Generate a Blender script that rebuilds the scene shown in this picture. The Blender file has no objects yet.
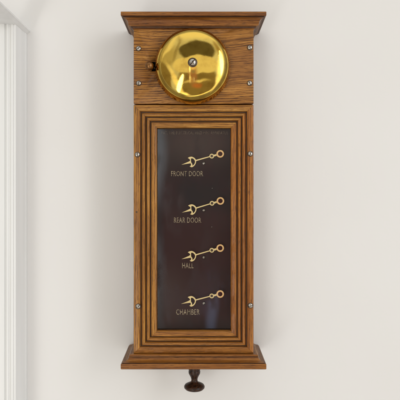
import bpy, bmesh, math, random
from mathutils import Vector, Matrix, noise
random.seed(7)
sc = bpy.context.scene
C = sc.collection

# ------------------------------------------------------------------ camera
CAM = 0.70                      # metres from the lens to the face of the box (face lies on Y=0)
cam = bpy.data.cameras.new('camera'); co = bpy.data.objects.new('camera', cam); C.objects.link(co)
co.location = (0, -CAM, 0); co.rotation_euler = (math.radians(90), 0, 0)
cam.sensor_width = 36; cam.lens = 36*CAM/0.5
cam.shift_x = 0.01; cam.shift_y = -0.03
cam.clip_start = 0.01; cam.clip_end = 100
sc.camera = co
sc.render.resolution_x = 1024; sc.render.resolution_y = 1024
sc.view_settings.view_transform = 'Standard'; sc.view_settings.look = 'None'
sc.view_settings.exposure = 0.0; sc.view_settings.gamma = 1

# ------------------------------------------------------------------ node helper
class NT:
    def __init__(s, nt): s.nt = nt; s.n = nt.nodes; s.l = nt.links
    def put(s, sock, v):
        if isinstance(v, bpy.types.NodeSocket): s.l.new(v, sock)
        elif v is not None: sock.default_value = v
    def node(s, typ, **kw):
        n = s.n.new(typ)
        for k, v in kw.items(): setattr(n, k, v)
        return n
    def math(s, op, a, b=None, c=None, clamp=False):
        n = s.node('ShaderNodeMath', operation=op, use_clamp=clamp)
        s.put(n.inputs[0], a)
        if b is not None: s.put(n.inputs[1], b)
        if c is not None: s.put(n.inputs[2], c)
        return n.outputs[0]
    def mix(s, f, a, b, mode='MIX'):
        n = s.node('ShaderNodeMix', data_type='RGBA', blend_type=mode)
        s.put(n.inputs[0], f)
        for sock, v in ((n.inputs[6], a), (n.inputs[7], b)):
            if isinstance(v, (tuple, list)): v = tuple(v)[:3] + (1,)
            s.put(sock, v)
        return n.outputs[2]
    def map(s, v, a, b, c=0.0, d=1.0, smooth=True):
        n = s.node('ShaderNodeMapRange', interpolation_type='SMOOTHSTEP' if smooth else 'LINEAR')
        s.put(n.inputs[0], v); s.put(n.inputs[1], a); s.put(n.inputs[2], b); s.put(n.inputs[3], c); s.put(n.inputs[4], d)
        return n.outputs[0]
    def noise(s, vec, scale, detail=2, rough=0.5, dist=0.0):
        n = s.node('ShaderNodeTexNoise'); s.put(n.inputs['Vector'], vec)
        n.inputs['Scale'].default_value = scale; n.inputs['Detail'].default_value = detail
        n.inputs['Roughness'].default_value = rough; n.inputs['Distortion'].default_value = dist
        return n.outputs[0]
    def mapping(s, vec, loc=(0,0,0), rot=(0,0,0), scale=(1,1,1)):
        n = s.node('ShaderNodeMapping'); s.put(n.inputs[0], vec)
        n.inputs[1].default_value = loc; n.inputs[2].default_value = rot; n.inputs[3].default_value = scale
        return n.outputs[0]
    def ramp(s, f, stops):
        n = s.node('ShaderNodeValToRGB'); e = n.color_ramp.elements
        while len(e) < len(stops): e.new(0.5)
        for i, (p, c) in enumerate(stops): e[i].position = p; e[i].color = tuple(c) + (1,)
        s.put(n.inputs[0], f); return n.outputs[0]
    def bump(s, h, strength, dist):
        n = s.node('ShaderNodeBump'); s.put(n.inputs['Height'], h)
        n.inputs['Strength'].default_value = strength; n.inputs['Distance'].default_value = dist
        return n.outputs[0]

# ------------------------------------------------------------------ world: room light, with patches painted in for the reflections
# a soft, mirror-ball style map of light and dark patches painted for the gong's reflections, laid out by direction
w = bpy.data.worlds.new('World'); sc.world = w; w.use_nodes = True
W = NT(w.node_tree); bg = w.node_tree.nodes['Background']
tc = W.node('ShaderNodeTexCoord')
vm = W.node('ShaderNodeVectorMath', operation='ADD'); W.l.new(tc.outputs['Generated'], vm.inputs[0]); vm.inputs[1].default_value = (0, -1.0, 0)
vn = W.node('ShaderNodeVectorMath', operation='NORMALIZE'); W.l.new(vm.outputs[0], vn.inputs[0])
sp = W.node('ShaderNodeSeparateXYZ'); W.l.new(vn.outputs[0], sp.inputs[0])
wob = W.math('MULTIPLY', W.math('SUBTRACT', W.noise(vn.outputs[0], 6, 1.5), 0.5), 0.08)
HX = W.math('ADD', sp.outputs[0], wob); HZ = W.math('SUBTRACT', sp.outputs[2], wob)
K = 0.0032
def env(x, y, rx, ry, rot, col, soft=0.25, amount=1.0, raw=False):
    """an elliptical patch painted into the room light"""
    global wcol
    cx, cz = (x-194)*K, (113-y)*K + 0.113
    dx = W.math('SUBTRACT', sp.outputs[0] if raw else HX, cx); dz = W.math('SUBTRACT', sp.outputs[2] if raw else HZ, cz)
    a = math.radians(rot); c, s_ = math.cos(a), math.sin(a)
    u = W.math('DIVIDE', W.math('ADD', W.math('MULTIPLY', dx, c), W.math('MULTIPLY', dz, s_)), rx*K)
    v = W.math('DIVIDE', W.math('SUBTRACT', W.math('MULTIPLY', dz, c), W.math('MULTIPLY', dx, s_)), ry*K)
    r = W.math('SQRT', W.math('ADD', W.math('MULTIPLY', u, u), W.math('MULTIPLY', v, v)))
    f = W.math('MULTIPLY', W.map(r, 1+soft, 1-soft), amount)
    wcol = W.mix(f, wcol, col)
wcol = (0.80, 0.79, 0.77)
side = W.map(sp.outputs[0], -0.8, 0.8, 0.80, 1.14, False)
n0 = W.node('ShaderNodeCombineXYZ'); 
for i in range(3): W.l.new(side, n0.inputs[i])
wcol = W.mix(1.0, (0.75, 0.805, 0.915), n0.outputs[0], 'MULTIPLY')
hr = W.math('SQRT', W.math('ADD', W.math('MULTIPLY', HX, HX), W.math('POWER', W.math('SUBTRACT', HZ, .11), 2)))
wcol = W.mix(W.map(hr, .38, .62, 0, .88), wcol, (.18, .16, .14))       # world painted darker to the sides: softer wall shadows, deeper gong rim
env(75, 75, 62, 52, -30, (0.50, 0.48, 0.40), .45)
env(100, 40, 9, 60, -35, (1.0, 1.0, .95), .6, .8)
env(205, -6, 100, 20, 0, (1.0, 1.0, 0.95), .5)
env(212, 66, 74, 44, -6, (0.13, 0.12, 0.09), .10)
env(212, 185, 80, 78, 0, (0.26, 0.22, 0.15), .10)
env(74, 165, 30, 66, 18, (0.26, 0.22, 0.15), .15)
env(128, 60, 7, 50, -14, (0.30, 0.27, 0.2), .5, .7)
env(134, 205, 9, 80, 25, (1.25, 1.2, 1.0), .6)
env(205, 122, 92, 38, 2, (0.86, 0.84, 0.74), .08)
env(200, 172, 62, 9, 4, (0.22, 0.18, 0.12), .5)
env(205, 186, 46, 5, 6, (0.9, 0.85, 0.7), .6)
env(212, 205, 18, 11, 10, (0.50, 0.22, 0.14), .6)
env(312, 150, 17, 90, -6, (2.0, 2.0, 1.95), .6)
env(235, 262, 70, 10, 22, (1.6, 1.55, 1.3), .6)
env(160, 252, 20, 12, -20, (2.4, 2.3, 2.0), .6)
env(300, 60, 10, 40, 30, (0.5, 0.45, 0.34), .6)
# what the nearly flat glass pane sees: streaks and tints painted for its reflections
env(194, 162, 17, 40, 0, (0.42, 0.24, 0.22), .5, .9, True)
env(194, 136, 9, 6, 0, (1.1, .88, .72), .8, .8, True)
env(195, 149, 7, 6, 0, (.30, .29, .30), .7, .8, True)
env(187, 178, 5, 7, 25, (.75, .62, .50), .9, .7, True)
env(182.2, 140, 2.6, 12, 0, (2.3, 2.4, 2.5), .7, .9, True)
env(182.4, 175, 2.0, 14, 0, (1.7, 1.75, 1.8), .8, .9, True)
env(198.6, 182, 1.2, 8, 0, (1.1, 1.2, 1.7), .8, .9, True)
W.l.new(wcol, bg.inputs['Color']); bg.inputs['Strength'].default_value = 1.34

# ------------------------------------------------------------------ window light from the upper right, and an added fill light at lower left
def area(name, loc, target, size, power, col):
    l = bpy.data.lights.new(name, 'AREA'); l.shape = 'ELLIPSE'; l.size, l.size_y = size; l.energy = power; l.color = col
    o = bpy.data.objects.new(name, l); C.objects.link(o); o.location = loc
    o.rotation_euler = (Vector(target)-Vector(loc)).to_track_quat('-Z', 'Y').to_euler()
    return o
area('window_light', (1.55, -1.50, .62), (0, 0, 0), (.34, 1.5), 6.5, (1.0, 0.985, 0.97))
fl = area('added_fill_light', (-.72, -1.75, -.62), (0, 0, 0), (.24, 1.4), 5.5, (1.0, 0.98, 0.96)); fl.rotation_euler.rotate_axis('Z', math.radians(-24))  # added lamp, fills the box's wall shadow and streaks the gong

# ------------------------------------------------------------------ materials
def mat(name):
    m = bpy.data.materials.new(name); m.use_nodes = True
    return m, NT(m.node_tree), m.node_tree.nodes['Principled BSDF']

def wood(name, axis, tint=(1, 1, 1), seed=0.0, dark=1.0, figure=.6, period=470):
    """varnished oak, grain along object axis"""
    m, N, p = mat(name)
    t = N.node('ShaderNodeTexCoord').outputs['Object']
    rot = {'x': (0, 0, 0), 'z': (0, math.radians(90), 0), 'y': (0, 0, math.radians(90))}[axis]
    v = N.mapping(t, (0, 0, 0), rot, (1, 1, 1))
    v = N.mapping(v, (seed*.37, seed*.11, seed*.23))
    # slow waviness of the grain
    wn = N.node('ShaderNodeTexNoise'); N.put(wn.inputs['Vector'], N.mapping(v, scale=(9, 14, 14))); wn.inputs['Scale'].default_value = 1.6; wn.inputs['Detail'].default_value = 1.5
    sub = N.node('ShaderNodeVectorMath', operation='SUBTRACT'); N.l.new(wn.outputs['Color'], sub.inputs[0]); sub.inputs[1].default_value = (.5, .5, .5)
    scl = N.node('ShaderNodeVectorMath', operation='MULTIPLY'); N.l.new(sub.outputs[0], scl.inputs[0]); scl.inputs[1].default_value = (0, .011*figure, .011*figure)
    add = N.node('ShaderNodeVectorMath', operation='ADD'); N.l.new(v, add.inputs[0]); N.l.new(scl.outputs[0], add.inputs[1]); g = add.outputs[0]
    sg = N.node('ShaderNodeSeparateXYZ'); N.l.new(g, sg.inputs[0])
    warp = N.math('ADD', N.math('MULTIPLY', N.noise(N.mapping(v, scale=(5, 30, 30)), 1.0, 2, .5), 6.0*figure), N.math('MULTIPLY', N.noise(N.mapping(v, scale=(16, 130, 130)), 1.0, 2, .5), 1.6))
    ph = N.math('FRACT', N.math('ADD', N.math('MULTIPLY', N.math('ADD', sg.outputs[2], N.math('MULTIPLY', sg.outputs[1], .6)), period), warp))
    early = N.math('MULTIPLY', N.map(ph, 0, .12, 0, 1), N.map(ph, .18, .85, 1, 0))   # open-pored early wood of each growth ring
    rings = N.noise(N.mapping(g, scale=(5, 260, 260)), 1.0, 3, .6)
    fine = N.noise(N.mapping(g, scale=(22, 900, 900)), 1.0, 3, .65)         # fibre
    pores = N.noise(N.mapping(g, scale=(95, 1500, 1500)), 1.0, 2, .6)       # open pores
    blotch = N.noise(N.mapping(v, scale=(10, 26, 26)), 1.0, 2, .5)
    mixv = N.math('SUBTRACT', N.math('ADD', N.math('MULTIPLY', rings, .50), N.math('MULTIPLY', fine, .56)), N.math('MULTIPLY', early, .095))
    col = N.ramp(mixv, [(.28, (.115*dark, .043*dark, .010*dark)), (.40, (.225*dark, .093*dark, .020*dark)),
                        (.50, (.345, .160, .036)), (.60, (.46, .235, .060)), (.74, (.62, .36, .115))])
    col = N.mix(N.map(blotch, .38, .72, 0, .6), col, (.22, .090, .022), 'MIX')
    pm = N.math('MULTIPLY', N.map(pores, .52, .64), N.map(early, 0, .8, .12, 1))
    col = N.mix(N.math('MULTIPLY', pm, .66), col, (.045, .016, .006))
    col = N.mix(1.0, col, tint, 'MULTIPLY')
    scuff = N.noise(N.mapping(v, scale=(60, 160, 160)), 1.0, 5, .7)
    col = N.mix(N.map(scuff, .56, .74, 0, .65), col, (.10, .040, .014))     # old varnish darkened in patches
    N.l.new(col, p.inputs['Base Color'])
    N.l.new(N.map(fine, .3, .7, .30, .46), p.inputs['Roughness'])
    h = N.math('SUBTRACT', N.math('MULTIPLY', fine, .35), N.math('MULTIPLY', pm, .8))
    bn = N.node('ShaderNodeBump'); N.put(bn.inputs['Height'], h); bn.inputs['Strength'].default_value = .55; bn.inputs['Distance'].default_value = .0004
    N.l.new(N.bump(N.noise(v, 90, 3, .6), .35, .0012), bn.inputs['Normal'])
    N.l.new(bn.outputs[0], p.inputs['Normal'])

    p.inputs['Coat Weight'].default_value = .10; p.inputs['Coat Roughness'].default_value = .25; p.inputs['Specular IOR Level'].default_value = .32
    return m

oak_head = wood('oak_head_board', 'x', (1.0, .88, .66), 1.0, .66, .9, 360)
oak_h = wood('oak_rail', 'x', (1.10, 1.02, .78), 3.1, 1, .30, 480)
oak_v = wood('oak_stile', 'z', (1.06, .96, .68), 5.3, 1, .25, 420)
oak_v2 = wood('oak_stile_redder', 'z', (1.02, .79, .52), 8.9, 1, .25, 440)
oak_corn = wood('oak_cornice', 'x', (.74, .57, .40), 11.0, 1, .35)
oak_base = wood('oak_base', 'x', (.82, .64, .42), 14.0, 1, .35)
oak_side = wood('oak_side_moulding', 'y', (.66, .58, .48), 4.0)
oak_case = wood('oak_case', 'z', (.5, .4, .33), 21.0)

m_groove, N, p = mat('groove_wax_and_painted_shade')  # dark wax; on the cornice it also paints the shadow under the fillet
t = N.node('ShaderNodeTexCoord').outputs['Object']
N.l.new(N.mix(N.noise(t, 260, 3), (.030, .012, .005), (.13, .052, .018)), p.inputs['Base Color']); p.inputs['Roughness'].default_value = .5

def brass(name, col, rough, spots=.4, scale=300):
    m, N, p = mat(name)
    t = N.node('ShaderNodeTexCoord').outputs['Object']
    a = N.noise(t, scale*.15, 4, .6); b = N.noise(t, scale*3, 3, .6)
    c = N.mix(N.map(a, .45, .72, 0, spots), col, tuple(x*y for x, y in zip(col, (.55, .45, .35))))
    N.l.new(c, p.inputs['Base Color']); p.inputs['Metallic'].default_value = 1
    N.l.new(N.map(b, .3, .75, rough*.7, rough*1.7), p.inputs['Roughness'])
    N.l.new(N.bump(a, .05, .001), p.inputs['Normal'])
    return m
m_bell = brass('polished_brass', (.66, .435, .085), .06, .6)
m_ball = brass('worn_brass', (.25, .12, .045), .3, .8, 900)
m_gilt = brass('gilt_brass', (1.0, .82, .42), .42, .15, 900)
m_gilt.node_tree.nodes['Principled BSDF'].inputs['Metallic'].default_value = .8
m_hub = brass('warm_copper_gilt', (1.0, .68, .33), .45, .2, 900)
m_steel = brass('worn_steel', (.50, .47, .43), .2, .9, 1400)
m_blued = brass('blackened_steel', (.10, .075, .055), .35, .4, 900)

m_white, N, p = mat('wall_paint')
t = N.node('ShaderNodeTexCoord').outputs['Object']
cl = N.mix(N.map(N.noise(t, 5, 4), .3, .7), (.785, .768, .755), (.80, .786, .775))
N.l.new(cl, p.inputs['Base Color']); p.inputs['Roughness'].default_value = .7
N.l.new(N.bump(N.noise(t, 140, 4, .6), .22, .0008), p.inputs['Normal'])
m_gloss, N, p = mat('white_woodwork_paint')
t = N.node('ShaderNodeTexCoord').outputs['Object']
N.l.new(N.mix(N.map(N.noise(N.mapping(t, scale=(60, 60, 5)), 1, 3), .3, .7), (.80, .80, .79), (.84, .84, .83)), p.inputs['Base Color'])
p.inputs['Roughness'].default_value = .4
N.l.new(N.bump(N.noise(N.mapping(t, scale=(500, 500, 20)), 1, 3), .1, .0004), p.inputs['Normal'])

m_panel, N, p = mat('japanned_dial_panel')
t = N.node('ShaderNodeTexCoord').outputs['Object']
a = N.noise(t, 14, 4, .6); b = N.noise(t, 700, 3, .7)
c = N.mix(N.map(a, .35, .65), (.020, .010, .009), (.040, .010, .010))
N.l.new(c, p.inputs['Base Color']); p.inputs['Roughness'].default_value = .6; p.inputs['Specular IOR Level'].default_value = .25

m_text, N, p = mat('faded_gold_lettering')
t = N.node('ShaderNodeTexCoord').outputs['Object']
N.l.new(N.mix(N.map(N.noise(t, 1100, 3, .7), .42, .62), (1.0, .84, .56), (.20, .13, .08)), p.inputs['Base Color']); p.inputs['Roughness'].default_value = .5
m_text2, N, p = mat('worn_gold_lettering')
t = N.node('ShaderNodeTexCoord').outputs['Object']
N.l.new(N.mix(N.map(N.noise(t, 500, 3, .7), .40, .62), (.34, .25, .17), (.08, .05, .04)), p.inputs['Base Color']); p.inputs['Roughness'].default_value = .6

m_dark, N, p = mat('dark_interior')
t = N.node('ShaderNodeTexCoord').outputs['Object']
N.l.new(N.mix(N.noise(t, 60, 3), (.014, .009, .006), (.03, .018, .012)), p.inputs['Base Color']); p.inputs['Roughness'].default_value = .8

m_ebony, N, p = mat('dark_turned_wood')
t = N.node('ShaderNodeTexCoord').outputs['Object']
a = N.noise(N.mapping(t, scale=(300, 300, 900)), 1, 3)
N.l.new(N.mix(N.map(a, .35, .7), (.016, .008, .005), (.075, .030, .014)), p.inputs['Base Color']); p.inputs['Roughness'].default_value = .36; p.inputs['Specular IOR Level'].default_value = .3
N.l.new(N.bump(a, .3, .0003), p.inputs['Normal'])

m_glass, N, p = mat('old_window_glass')
out = N.n['Material Output']; N.n.remove(p)
tr = N.node('ShaderNodeBsdfTransparent'); tr.inputs[0].default_value = (.98, .985, .98, 1)
gl = N.node('ShaderNodeBsdfGlossy'); gl.inputs['Roughness'].default_value = .03
fr = N.node('ShaderNodeFresnel'); fr.inputs[0].default_value = 1.5
t = N.node('ShaderNodeTexCoord').outputs['Object']
N.l.new(N.bump(N.noise(t, 9, 1), .10, .004), gl.inputs['Normal'])
N.l.new(N.map(N.noise(N.mapping(t, scale=(1, 1, .35), rot=(0, .4, 0)), 45, 4, .6), .45, .7, .02, .16), gl.inputs['Roughness'])   # faint smears
mx = N.node('ShaderNodeMixShader'); N.l.new(fr.outputs[0], mx.inputs[0]); N.l.new(tr.outputs[0], mx.inputs[1]); N.l.new(gl.outputs[0], mx.inputs[2])
N.l.new(mx.outputs[0], out.inputs[0])

# ------------------------------------------------------------------ geometry helpers
S = 0.00125                                             # metres per photo unit on the face of the box
def X(u, y=0.0): return (u-196)*S*(CAM+y)/CAM           # measured width / height at depth y
def Z(v, y=0.0): return (188-v)*S*(CAM+y)/CAM
def finish(name, bm, m, parent=None, smooth=True, angle=35):
    bmesh.ops.remove_doubles(bm, verts=bm.verts, dist=1e-6)
    bmesh.ops.recalc_face_normals(bm, faces=bm.faces)
    me = bpy.data.meshes.new(name); bm.to_mesh(me); bm.free()
    for mm_ in (m if isinstance(m, (list, tuple)) else [m]): me.materials.append(mm_)
    if smooth:
        for f in me.polygons: f.use_smooth = True
        me.set_sharp_from_angle(angle=math.radians(angle))
    o = bpy.data.objects.new(name, me); C.objects.link(o)
    if parent: o.parent = parent
    return o
def box(bm, x0, x1, y0, y1, z0, z1, bev=0.0, mi=0):
    r = bmesh.ops.create_cube(bm, size=1)
    for v in r['verts']:
        v.co = Vector(((x0+x1)/2 + v.co.x*(x1-x0), (y0+y1)/2 + v.co.y*(y1-y0), (z0+z1)/2 + v.co.z*(z1-z0)))
    fs = {f for v in r['verts'] for f in v.link_faces}
    for f in fs: f.material_index = mi
    if bev:
        es = {e for v in r['verts'] for e in v.link_edges}
        bmesh.ops.bevel(bm, geom=list(es), offset=bev, segments=2, affect='EDGES', profile=.6)
def lathe(bm, prof, mtx=Matrix(), seg=64):
    """prof: (radius, height) turned round local +Z"""
    rings = []
    for r, h in prof:
        if r < 1e-7: rings.append([bm.verts.new(mtx @ Vector((0, 0, h)))])
        else: rings.append([bm.verts.new(mtx @ Vector((r*math.cos(2*math.pi*i/seg), r*math.sin(2*math.pi*i/seg), h))) for i in range(seg)])
    for a, b in zip(rings, rings[1:]):
        for i in range(seg):
            j = (i+1) % seg
            if len(a) == 1 and len(b) == 1: continue
            if len(a) == 1: bm.faces.new((a[0], b[j], b[i]))
            elif len(b) == 1: bm.faces.new((a[i], a[j], b[0]))
            else: bm.faces.new((a[i], a[j], b[j], b[i]))
OUT = Matrix.Rotation(math.radians(90), 4, 'X')          # local +Z -> world -Y (out of the wall)
def tag(o, label=None, cat=None, group=None, kind=None):
    for k, v in (('label', label), ('category', cat), ('group', group), ('kind', kind)):
        if v: o[k] = v

# ------------------------------------------------------------------ setting: the wall
WALL = 0.067
bm = bmesh.new(); box(bm, -1.2, 1.2, WALL, WALL+.1, -1.2, 1.2)
o = finish('wall', bm, m_white, smooth=False); tag(o, 'plain off-white painted wall', 'wall', kind='structure')

# white woodwork at the left edge
root = bpy.data.objects.new('door_casing', None); C.objects.link(root); root.location = (-.245, WALL, -.3)
tag(root, 'white painted wooden door casing at the left edge of the wall', 'door casing')
def child(o, r):
    o.parent = r; o.matrix_parent_inverse = Matrix.Translation(-Vector(r.location)); return o
bm = bmesh.new()
xs = X(27, WALL)
box(bm, -.50, xs, .020, WALL, -.95, .211, .0015)
box(bm, -.50, xs+.0006, .058, WALL, -.95, .2105, .0006)
for x1, w_, y0 in ((xs-.0030, .0035, .0185), (xs-.0090, .003, .0185), (xs-.0140, .2, .0175)):
    box(bm, x1-w_, x1, y0, .0205, -.95, .2105, .0006)
child(finish('jamb_board', bm, m_gloss), root)
bm = bmesh.new()
prof = [(.0, .2102), (.0010, .2108), (.0022, .2122), (.0048, .2138), (.0050, .2158), (.0030, .2170), (-.02, .2170), (-.02, .2102)]
a = [bm.verts.new((xs+o_, -.16, z)) for o_, z in prof]; b = [bm.verts.new((xs+o_, WALL, z)) for o_, z in prof]
for i in range(len(prof)):
    j = (i+1) % len(prof); bm.faces.new((a[i], a[j], b[j], b[i]))
bm.faces.new(a); bm.faces.new(b)
child(finish('head_moulding', bm, m_gloss), root)

# ------------------------------------------------------------------ the bell box
unit = bpy.data.objects.new('servant_call_box', None); C.objects.link(unit); unit.location = (-.003, WALL, -.222)
tag(unit, 'tall oak call box with brass gong and four pointers behind glass, on the wall', 'call box')
def part(name, bm, m, parent=unit, **kw): return child(finish(name, bm, m, None, **kw), unit) if parent is unit else sub(finish(name, bm, m, None, **kw), parent)
def sub(o, parent):
    o.parent = parent; o.matrix_parent_inverse = parent_world(parent).inverted(); return o
def parent_world(p):
    if p.parent is None: return Matrix.Translation(p.location)
    return parent_world(p.parent) @ p.matrix_parent_inverse @ Matrix.LocRotScale(p.location, p.rotation_euler, p.scale)

L, R = X(133.6), X(253.6)
TOP, SEAM, BOT = Z(25), Z(104.3), Z(353.8)
# case: hollow box behind the front boards
bm = bmesh.new()
zt, zb = .213, -.2165
box(bm, L+.0008, L+.011, .0125, WALL, zb, zt); box(bm, R-.011, R-.0008, .0125, WALL, zb, zt)
box(bm, L+.011, R-.011, .0125, WALL, zt-.012, zt-.0005); box(bm, L+.011, R-.011, .0125, WALL, zb+.0005, zb+.006)
box(bm, L+.0111, R-.0111, WALL-.008, WALL, zb+.006, zt-.012)
box(bm, L+.0112, R-.0112, .0126, WALL-.008, Z(112), Z(108))           # shelf under the gong
part('case', bm, oak_case, smooth=False)
# head board that carries the gong, with the hammer slot cut as a gap between boards
GX, GZ = X(192.7, -.01), .1508
bm = bmesh.new()
sx0, sx1, sz0, sz1 = X(151.6), X(160.5), Z(71.3), Z(61.8)
o = None
me_pts = [(L, SEAM+.0007), (R, SEAM+.0007), (R, TOP+.009), (L, TOP+.009)]
box(bm, L, R, 0, .0125, SEAM+.0007, TOP+.009, .0007)
head = part('head_board', bm, oak_head)
bm = bmesh.new(); box(bm, sx0, sx1, -.02, .0115, sz0, sz1)
cut = finish('hammer_slot_cutter', bm, m_dark)
md = head.modifiers.new('slot', 'BOOLEAN'); md.object = cut; md.operation = 'DIFFERENCE'; md.solver = 'EXACT'
try: md.material_mode = 'TRANSFER'
except Exception: pass
dg = bpy.context.evaluated_depsgraph_get(); dg.update()
nm = bpy.data.meshes.new_from_object(head.evaluated_get(dg)); head.modifiers.clear(); head.data = nm
bpy.data.objects.remove(cut)

# cornice and base mouldings, swept round three sides with mitres
def sweep(name, prof, mats, dark_i=()):
    bm = bmesh.new(); rows = []
    for o_, z in prof:
        rows.append([bm.verts.new(c) for c in ((L-o_, WALL, z), (L-o_, -o_, z), (R+o_, -o_, z), (R+o_, WALL, z))])
    n = len(rows)
    for i in range(n):
        j = (i+1) % n
        for k in range(3):
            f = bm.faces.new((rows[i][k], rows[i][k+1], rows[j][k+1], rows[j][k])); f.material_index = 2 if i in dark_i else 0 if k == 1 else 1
    bm.faces.new([r[0] for r in rows]).material_index = 1; bm.faces.new([r[3] for r in rows]).material_index = 1
    # no recalc across mitres needed: one closed shell
    return part(name, bm, mats, angle=30)
def arc(cx, cz, r, a0, a1, n=7):
    return [(cx+r*math.cos(math.radians(a0+(a1-a0)*i/(n-1))), cz+r*math.sin(math.radians(a0+(a1-a0)*i/(n-1)))) for i in range(n)]
OV = .0142
z0 = Z(11.4, -OV)
prof = [(-.004, z0), (OV-.0006, z0), (OV, z0-.0006), (OV, z0-.0046), (OV-.0007, z0-.0053), (OV-.0034, z0-.0053), (OV-.0034, z0-.0063), (OV-.0022, z0-.0064)]
prof += arc(OV-.0020, z0-.0062-.0062, .0062, 92, 176, 9)                # cove
prof += [(OV-.0084, z0-.0135), (.0056, z0-.0137), (.0056, z0-.0150), (.0030, z0-.0152), (.0028, z0-.0166)]
prof += [(.0014, z0-.0172), (.0006, z0-.0181), (-.004, z0-.0181)]
sweep('cornice', prof, [oak_corn, oak_side, m_groove], (4, 5, 6, 20, 21))  # dark faces below the fillet paint in its shadow line
zb0 = Z(369.6, -OV)
prof = [(-.004, zb0), (OV-.0008, zb0), (OV, zb0+.0008), (OV, zb0+.0062), (OV-.0008, zb0+.0070), (OV-.0026, zb0+.0070), (OV-.0026, zb0+.0077)]
prof += [(OV-.0014, zb0+.0078)] + [(OV-.0014-.0074*math.sin(math.radians(a)), zb0+.0078+.0046*(1-math.cos(math.radians(a)))) for a in (15, 35, 55, 75, 90)]
prof += [(.0042, zb0+.0125), (.0042, zb0+.0133), (.0050, zb0+.0133), (.0050, zb0+.0148), (.0043, zb0+.0154), (.0004, zb0+.0155), (-.004, zb0+.0155)]
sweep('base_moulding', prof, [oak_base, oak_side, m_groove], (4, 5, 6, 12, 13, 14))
bm = bmesh.new(); box(bm, L+.001, R-.001, .0003, WALL, zb0+.0003, zb0+.010); 
part('bottom_board', bm, oak_case, smooth=False)

# glazed door: four mitred, stepped members
zT, zB = SEAM-.0007, zb0+.0158
prof = [(.0, .0124), (.0, .0010), (.0003, .0003), (.0010, 0), (.0070, 0), (.0081, .0008), (.0085, .0046), (.0098, .0046), (.0103, .0024), (.0112, .0013),
        (.0126, .0012), (.0138, .0016), (.0143, .0026), (.0146, .0066), (.0159, .0066), (.0165, .0036), (.0174, .0028), (.0186, .0028), (.0196, .0034), (.0201, .0044),
        (.0203, .0078), (.0217, .0078), (.0220, .0050), (.0228, .0042), (.0270, .0044), (.0286, .0054), (.0291, .0066), (.0291, .0124)]
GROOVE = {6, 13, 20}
FL, FR, FT, FB = 1.0-.012, 1.0-.035, 1.0-.03, 1.0-.095     # the four members differ a little in width
def member(name, side, m):
    bm = bmesh.new(); g = .00007; A, B = [], []
    for t_, y in prof:
        if side == 'l':   a, b = (L+t_*FL, zT-t_*FT-g), (L+t_*FL, zB+t_*FB+g)
        elif side == 'r': a, b = (R-t_*FR, zT-t_*FT-g), (R-t_*FR, zB+t_*FB+g)
        elif side == 't': a, b = (L+t_*FL+g, zT-t_*FT), (R-t_*FR-g, zT-t_*FT)
        else:             a, b = (L+t_*FL+g, zB+t_*FB), (R-t_*FR-g, zB+t_*FB)
        A.append(bm.verts.new((a[0], y, a[1]))); B.append(bm.verts.new((b[0], y, b[1])))
    n = len(prof); M_ = 48; st = [A]                    # stations along the member, edges rubbed slightly out of true
    for k in range(1, M_):
        row = []
        for i in range(n):
            p_ = A[i].co.lerp(B[i].co, k/M_); w_ = noise.noise(Vector((p_.x*55, i*.8, p_.z*55+ord(side)))) + .6*noise.noise(Vector((p_.x*160, i*3.1, p_.z*160)))
            am = .00013 if 0 < i < n-1 else 0
            row.append(bm.verts.new((p_.x + (w_*am if side in 'lr' else 0), p_.y + w_*am*.8, p_.z + (w_*am if side in 'tb' else 0))))
        st.append(row)
    st.append(B)
    for P_, Q_ in zip(st, st[1:]):
        for i in range(n):
            j = (i+1) % n; f = bm.faces.new((P_[i], P_[j], Q_[j], Q_[i]))
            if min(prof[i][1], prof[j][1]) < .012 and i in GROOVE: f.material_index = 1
    bm.faces.new(A); bm.faces.new(B)
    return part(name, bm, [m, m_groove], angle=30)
stile_l = member('stile', 'l', oak_v); stile_r = member('stile', 'r', oak_v2)
rail_t = member('rail', 't', oak_h); rail_b = member('rail', 'b', wood('oak_lower_rail', 'x', (1.05, .9, .64), 17.0, 1, .30, 500))
ix0, ix1, iz0, iz1 = L+.0291, R-.0291, zB+.0291, zT-.0291
bm = bmesh.new()
vs = [bm.verts.new(c) for c in ((ix0-.004, .0126, iz0-.004), (ix1+.004, .0126, iz0-.004), (ix1+.004, .0126, iz1+.004), (ix0-.004, .0126, iz1+.004))]
bm.faces.new(vs); part('glass_pane', bm, m_glass, smooth=False)
bpy.data.objects['glass_pane'].data.name = 'glass_pane'

# dial panel with lettering
PY = .0250
bm = bmesh.new(); box(bm, L+.0118, R-.0118, PY, PY+.003, zb+.0065, Z(112.5))
panel = part('dial_panel', bm, m_panel, smooth=False)
def text(s, u0, u1, v0, v1, m, bend=0.0):
    cu = bpy.data.curves.new('t', 'FONT'); cu.body = s; cu.size = 1; cu.resolution_u = 3; cu.space_character = 1.08; cu.offset = .003
    to = bpy.data.objects.new('t', cu); C.objects.link(to)
    dg = bpy.context.evaluated_depsgraph_get(); me = bpy.data.meshes.new_from_object(to.evaluated_get(dg)); bpy.data.objects.remove(to)
    xs_ = [v.co.x for v in me.vertices]; ys_ = [v.co.y for v in me.vertices]
    ax, bx, ay, by = min(xs_), max(xs_), min(ys_), max(ys_)
    bm = bmesh.new(); bm.from_mesh(me)
    y = PY-.00025
    for v in bm.verts:
        f = (v.co.x-ax)/(bx-ax); h = (v.co.y-ay)/(by-ay)
        v.co = Vector((X(u0+(u1-u0)*f, y), y, Z(v1+(v0-v1)*h - bend*math.sin(math.pi*f), y)))
    ext = bmesh.ops.extrude_face_region(bm, geom=bm.faces[:])
    for e in ext['geom']:
        if isinstance(e, bmesh.types.BMVert): e.co.y += .0002
    o = finish('lettering', bm, m, None, smooth=False)
    sub(o, panel); o['label'] = 'gold lettering reading ' + s
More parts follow.
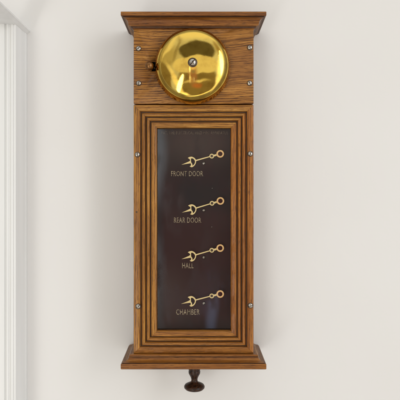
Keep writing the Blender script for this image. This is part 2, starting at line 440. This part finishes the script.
text('FRONT DOOR', 171.2, 203.2, 171.0, 176.2, m_text)
text('REAR DOOR', 174.0, 201.2, 217.4, 222.8, m_text)
text('HALL', 182.2, 193.6, 262.8, 268.2, m_text)
text('CHAMBER', 176.2, 199.6, 309.2, 314.8, m_text)
text('PAT. THE ELECTRICAL AND MFG APPARATUS', 161.5, 228.0, 131.2, 134.4, m_text2)

# pointers
def disc_poly(bm, outer, holes, y0, y1):
    """flat plate with holes, thickness y0..y1 (front..back), via triangle fill"""
    edges = []
    for loop in [outer]+holes:
        vs = [bm.verts.new((p_[0], y0, p_[1])) for p_ in loop]
        edges += [bm.edges.new((vs[i], vs[(i+1) % len(vs)])) for i in range(len(vs))]
    r = bmesh.ops.triangle_fill(bm, use_beauty=True, edges=edges)
    fs = [g for g in r['geom'] if isinstance(g, bmesh.types.BMFace)]
    ext = bmesh.ops.extrude_face_region(bm, geom=fs)
    for e in ext['geom']:
        if isinstance(e, bmesh.types.BMVert): e.co.y = y1
def circ(cx, cz, r, n=32): return [(cx+r*math.cos(2*math.pi*i/n), cz+r*math.sin(2*math.pi*i/n)) for i in range(n)]
AY = .0195
def spline(pts, n=6):
    out = []; N_ = len(pts)
    for i in range(N_):
        p0, p1, p2, p3 = (Vector(pts[(i+k-1) % N_][:2]) for k in range(4))
        if pts[i][2:] and pts[i][2]: out.append(tuple(p1)); 
        for k in range(0 if not (pts[i][2:] and pts[i][2]) else 1, n):
            t = k/n
            c1 = p1 + ((p2-p0)/6 if not (len(pts[i]) > 2 and pts[i][2]) else (p2-p1)/3)
            nx = pts[(i+1) % N_]
            c2 = p2 - ((p3-p1)/6 if not (len(nx) > 2 and nx[2]) else (p2-p1)/3)
            out.append(tuple(p1*(1-t)**3 + c1*3*t*(1-t)**2 + c2*3*t*t*(1-t) + p2*t**3))
    return out
# photo-unit outline relative to the hub ring centre (x right, y up); True marks a sharp corner
TIP = [(-38.8, -10.8, True), (-34.5, -9.0), (-30.3, -6.9, False), (-30.7, -5.2), (-32.4, -4.1, True), (-31.0, -3.2), (-28.3, -2.8), (-25.6, -4.2), (-24.2, -6.0, True),
       (-24.0, -7.5, True), (-24.6, -9.8), (-26.3, -12.2), (-28.6, -13.3), (-30.6, -12.5, True), (-29.4, -11.6), (-29.5, -9.6), (-32.2, -9.8)]
HOLE = [(-28.9, -4.5), (-26.8, -5.0), (-25.2, -7.3), (-25.8, -9.9), (-27.7, -11.9, True), (-28.0, -9.8), (-29.0, -8.5, True), (-29.2, -6.6)]
LINK = []
q = S*(CAM+AY)/CAM
def pointer(y0, dx=0.0, rot=0.0):
    cx, cz = X(220.2+dx, AY), Z(y0, AY)
    rr = math.radians(rot); c, s_ = math.cos(rr), math.sin(rr)
    tr_ = lambda pts: [(cx+(p_[0]*c-p_[1]*s_)*q, cz+(p_[0]*s_+p_[1]*c)*q) for p_ in pts]
    root_bm = bmesh.new()
    disc_poly(root_bm, tr_(spline(TIP)), [tr_(spline(HOLE, 4))], AY, AY+.0007)
    # rod
    a = Vector((-24.4, -6.6)); b = Vector((-10.7, -2.75)); d = (b-a).normalized(); nn = Vector((-d.y, d.x))
    disc_poly(root_bm, tr_([tuple(a+nn*.62), tuple(a-nn*.62), tuple(b-nn*.5), tuple(b+nn*.5)]), [], AY-.00004, AY+.00066)
    a = Vector((-6.3, -1.75)); b = Vector((-3.6, -.95)); d = (b-a).normalized(); nn = Vector((-d.y, d.x))
    disc_poly(root_bm, tr_([tuple(a+nn*.85), tuple(a-nn*.85), tuple(b-nn*.95), tuple(b+nn*.95)]), [], AY-.00004, AY+.00066)
    P0 = part('pointer', root_bm, m_gilt, smooth=False)
    bm = bmesh.new(); e, f_ = tr_([(-8.4, -2.2)])[0]
    disc_poly(bm, circ(e, f_, 2.35*q), [circ(e, f_, 1.35*q)], AY-.0001, AY+.0008); part('link_ring', bm, m_gilt, P0, smooth=False)
    bm = bmesh.new(); lathe(bm, [(0, 0), (.0015, 0), (.0016, -.0055)], Matrix.Translation((e+.0002, AY+.0005, f_)) @ OUT, 20); part('link_pin', bm, m_blued, P0)
    bm = bmesh.new()
    M = Matrix.Translation((cx, AY, cz)) @ OUT
    lathe(bm, [(2.1*q, -.001), (2.12*q, .0009), (2.3*q, .00125), (3.0*q, .00135), (3.75*q, .00125), (3.98*q, .0009), (4.0*q, -.001)], M, 48); part('hub_ring', bm, m_hub, P0)
    bm = bmesh.new(); lathe(bm, [(0, .0000), (2.05*q, -.0002), (2.09*q, -.0052)], M, 32); part('hub_pin', bm, m_pin, P0)
m_pin = brass('maroon_lacquered_pin', (.045, .012, .010), .4, .3, 900)

# slotted screws
def screw_mesh(name, r, h, slot, m, slotm):
    bm = bmesh.new(); nr, na = 6, 20
    for sgn in (1, -1):
        rows = []
        for i in range(nr+1):
            ph = i/nr; rr = r*math.sin(ph*math.pi/2); hh = h*math.cos(ph*math.pi/2)+h*.25
            rows.append([bm.verts.new((max(rr*math.cos(a_), slot)*sgn, rr*math.sin(a_) if rr*math.cos(a_) > 0 else rr*math.sin(a_), hh)) for a_ in [math.radians(-90+180*k/na) for k in range(na+1)]])
        for a_, b_ in zip(rows, rows[1:]):
            for k in range(na):
                try: bm.faces.new((a_[k], a_[k+1], b_[k+1], b_[k]))
                except Exception: pass
        low = [bm.verts.new((v.co.x, v.co.y, 0)) for v in rows[-1]]
        for k in range(na): bm.faces.new((rows[-1][k], rows[-1][k+1], low[k+1], low[k]))
        n = 12                                           # slot wall
        pts = [(-r + 2*r*k/n) for k in range(n+1)]
        top = [bm.verts.new((slot*sgn, y_, h*math.sqrt(max(0, 1-(y_/r)**2))+h*.25)) for y_ in pts]; bot = [bm.verts.new((slot*sgn, y_, 0)) for y_ in pts]
        for k in range(n): bm.faces.new((top[k], top[k+1], bot[k+1], bot[k]))
    fs = list(bm.faces)
    lathe(bm, [(0, h*.12), (r*.98, h*.12), (r*1.0, 0)], Matrix(), 32)
    for f in bm.faces:
        if f not in fs: f.material_index = 1
    bmesh.ops.remove_doubles(bm, verts=bm.verts, dist=1e-7)
    me = bpy.data.meshes.new(name); bm.to_mesh(me); bm.free(); me.materials.append(m); me.materials.append(slotm)
    for f in me.polygons: f.use_smooth = True
    me.set_sharp_from_angle(angle=math.radians(40))
    return me
sm = screw_mesh('screw_mesh', .0030, .0016, .00042, m_steel, m_blued)
rimbm = bmesh.new(); lathe(rimbm, [(0, .0001), (.0034, .0002), (.00365, -.0004)], Matrix(), 32)
def screw(u, v, ang, y=0.0, name='screw', me=None, parent=None, z=None, sc_=1.0):
    o = bpy.data.objects.new(name, me or sm); C.objects.link(o)
    o.location = (X(u, y), y, Z(v, y) if z is None else z)
    o.rotation_euler = (OUT @ Matrix.Rotation(math.radians(ang), 4, 'Z')).to_euler()
    o.scale = (sc_,)*3
    pr = parent or unit
    o.parent = pr; o.matrix_parent_inverse = parent_world(pr).inverted()
    return o
ring = bpy.data.meshes.new('ring'); rimbm.to_mesh(ring); rimbm.free(); ring.materials.append(m_blued)
for u, v, a_ in ((138.6, 48.6, -50), (138.8, 83.2, -8), (249.8, 47.6, -6), (249.6, 83.2, 28), (137.4, 154.6, 4), (250.2, 153.8, -30), (138.1, 306.4, -55), (250.4, 305.6, -75)):
    s1 = screw(u, v, a_, -.0002)
    s2 = screw(u, v, 0, -.0001, 'countersink', ring, s1)
for y0 in (153.9, 200.9, 248.0, 293.9):
    pointer(y0, {200.9: .2, 248.0: 0, 293.9: 0}.get(y0, 0), {153.9: 0, 200.9: 1.3, 248.0: 0.5, 293.9: -1.2}[y0])
    screw(203.8, y0+9.4, y0*7 % 180, PY-.001, 'panel_screw_and_speck', sc_=.8)
for u, v in ((212.2, 188.2), (211.8, 226.9)): screw(u, v, 30, PY-.0003, 'panel_screw_and_speck', sc_=.2)  # dust specks, modelled with tiny screw heads
# little nail hole filled dark on the left stile
bm = bmesh.new(); lathe(bm, [(0, .00015), (.0010, .0002), (.0013, -.0002)], Matrix.Translation((X(136.7), -.00005, Z(212))) @ OUT, 20)
part('nail_head', bm, m_blued)

# the gong
HB = .0275
def gong_prof():
    pts = []; Rs = .072
    for i in range(15):
        r = .0315*i/14; pts.append((r, HB-(Rs-math.sqrt(Rs*Rs-r*r))))
    r0, h0 = pts[-1]; a0 = math.asin(r0/Rs)
    # shoulder: arc of 7 mm turning from the dome's slope to almost vertical
    rs = .0128; cx, ch = r0-rs*math.sin(a0), h0-rs*math.cos(a0); a1 = math.radians(80)
    for i in range(1, 11):
        a_ = a0+(a1-a0)*i/10; pts.append((cx+rs*math.sin(a_), ch+rs*math.cos(a_)))
    r1, h1 = pts[-1]
    pts += [(r1+.0007, .0075), (r1+.0012, .0058), (r1+.0008, .0052), (r1-.0006, .0054)]
    pts += [(r1-.0012, h1), (r0-.002, h0-.002), (.02, HB-.0045), (0, HB-.0022)]
    k = .0471/(r1+.0012)
    return [(a_*k, b_) for a_, b_ in pts]
bm = bmesh.new(); lathe(bm, gong_prof(), Matrix.Translation((GX, 0, GZ)) @ OUT, 128)
gong = part('gong', bm, m_bell, angle=50)
bm = bmesh.new(); lathe(bm, [(.0058, 0), (.0058, HB-.0025), (0, HB-.0025)], Matrix.Translation((GX, -.0001, GZ)) @ OUT, 32); part('standoff_post', bm, m_blued)
bm = bmesh.new(); lathe(bm, [(0, HB+.0002), (.0052, HB+.0002), (.0058, HB-.0001), (.0060, HB-.0012)], Matrix.Translation((GX, 0, GZ)) @ OUT, 40); part('washer', bm, m_blued, gong)
s = screw(0, 0, -40, -HB, 'gong_screw', None, gong, GZ, 1.45); s.location.x = GX

# hammer
hx, hz = X(149.2, -.016), Z(65.6, -.016)
bm = bmesh.new()
bmesh.ops.create_uvsphere(bm, u_segments=32, v_segments=20, radius=.0053, matrix=Matrix.Translation((hx, -.014, hz)) @ Matrix.Diagonal((1, 1, 1.06, 1)))
part('hammer_ball', bm, m_ball)
bm = bmesh.new(); lathe(bm, [(.0011, 0), (.0011, .014)], Matrix.Translation((hx+.004, .000, hz)) @ Matrix.Rotation(math.radians(0), 4, 'Z') @ OUT, 16)
box(bm, hx-.0005, sx1-.002, -.0006-.0012, .0004-.0012, hz-.001, hz+.001)
box(bm, sx1-.003, sx1-.001, -.0018, .008, hz-.001, hz+.001)
part('hammer_arm', bm, m_blued)

# turned knob under the base
ky = .024; kx = X(194.4, ky); s_ = (CAM+ky)/CAM*S
def kz(v): return Z(v-1.8, ky)
bm = bmesh.new()
pr = [(0, 366), (6.0, 366), (6.0, 370.5), (5.6, 372.3), (5.9, 373.2), (5.7, 375.2), (4.6, 377.2), (3.6, 379.2), (3.1, 381.2), (3.3, 382.8), (4.6, 384.2), (7.2, 385.2), (9.4, 386.4), (10.3, 387.9), (10.2, 389.3), (8.8, 390.8), (5.5, 391.8), (0, 392.2)]
lathe(bm, [(r*s_, kz(v)) for r, v in pr], Matrix.Translation((kx, ky, 0)), 48)
part('reset_knob', bm, m_ebony, angle=60)
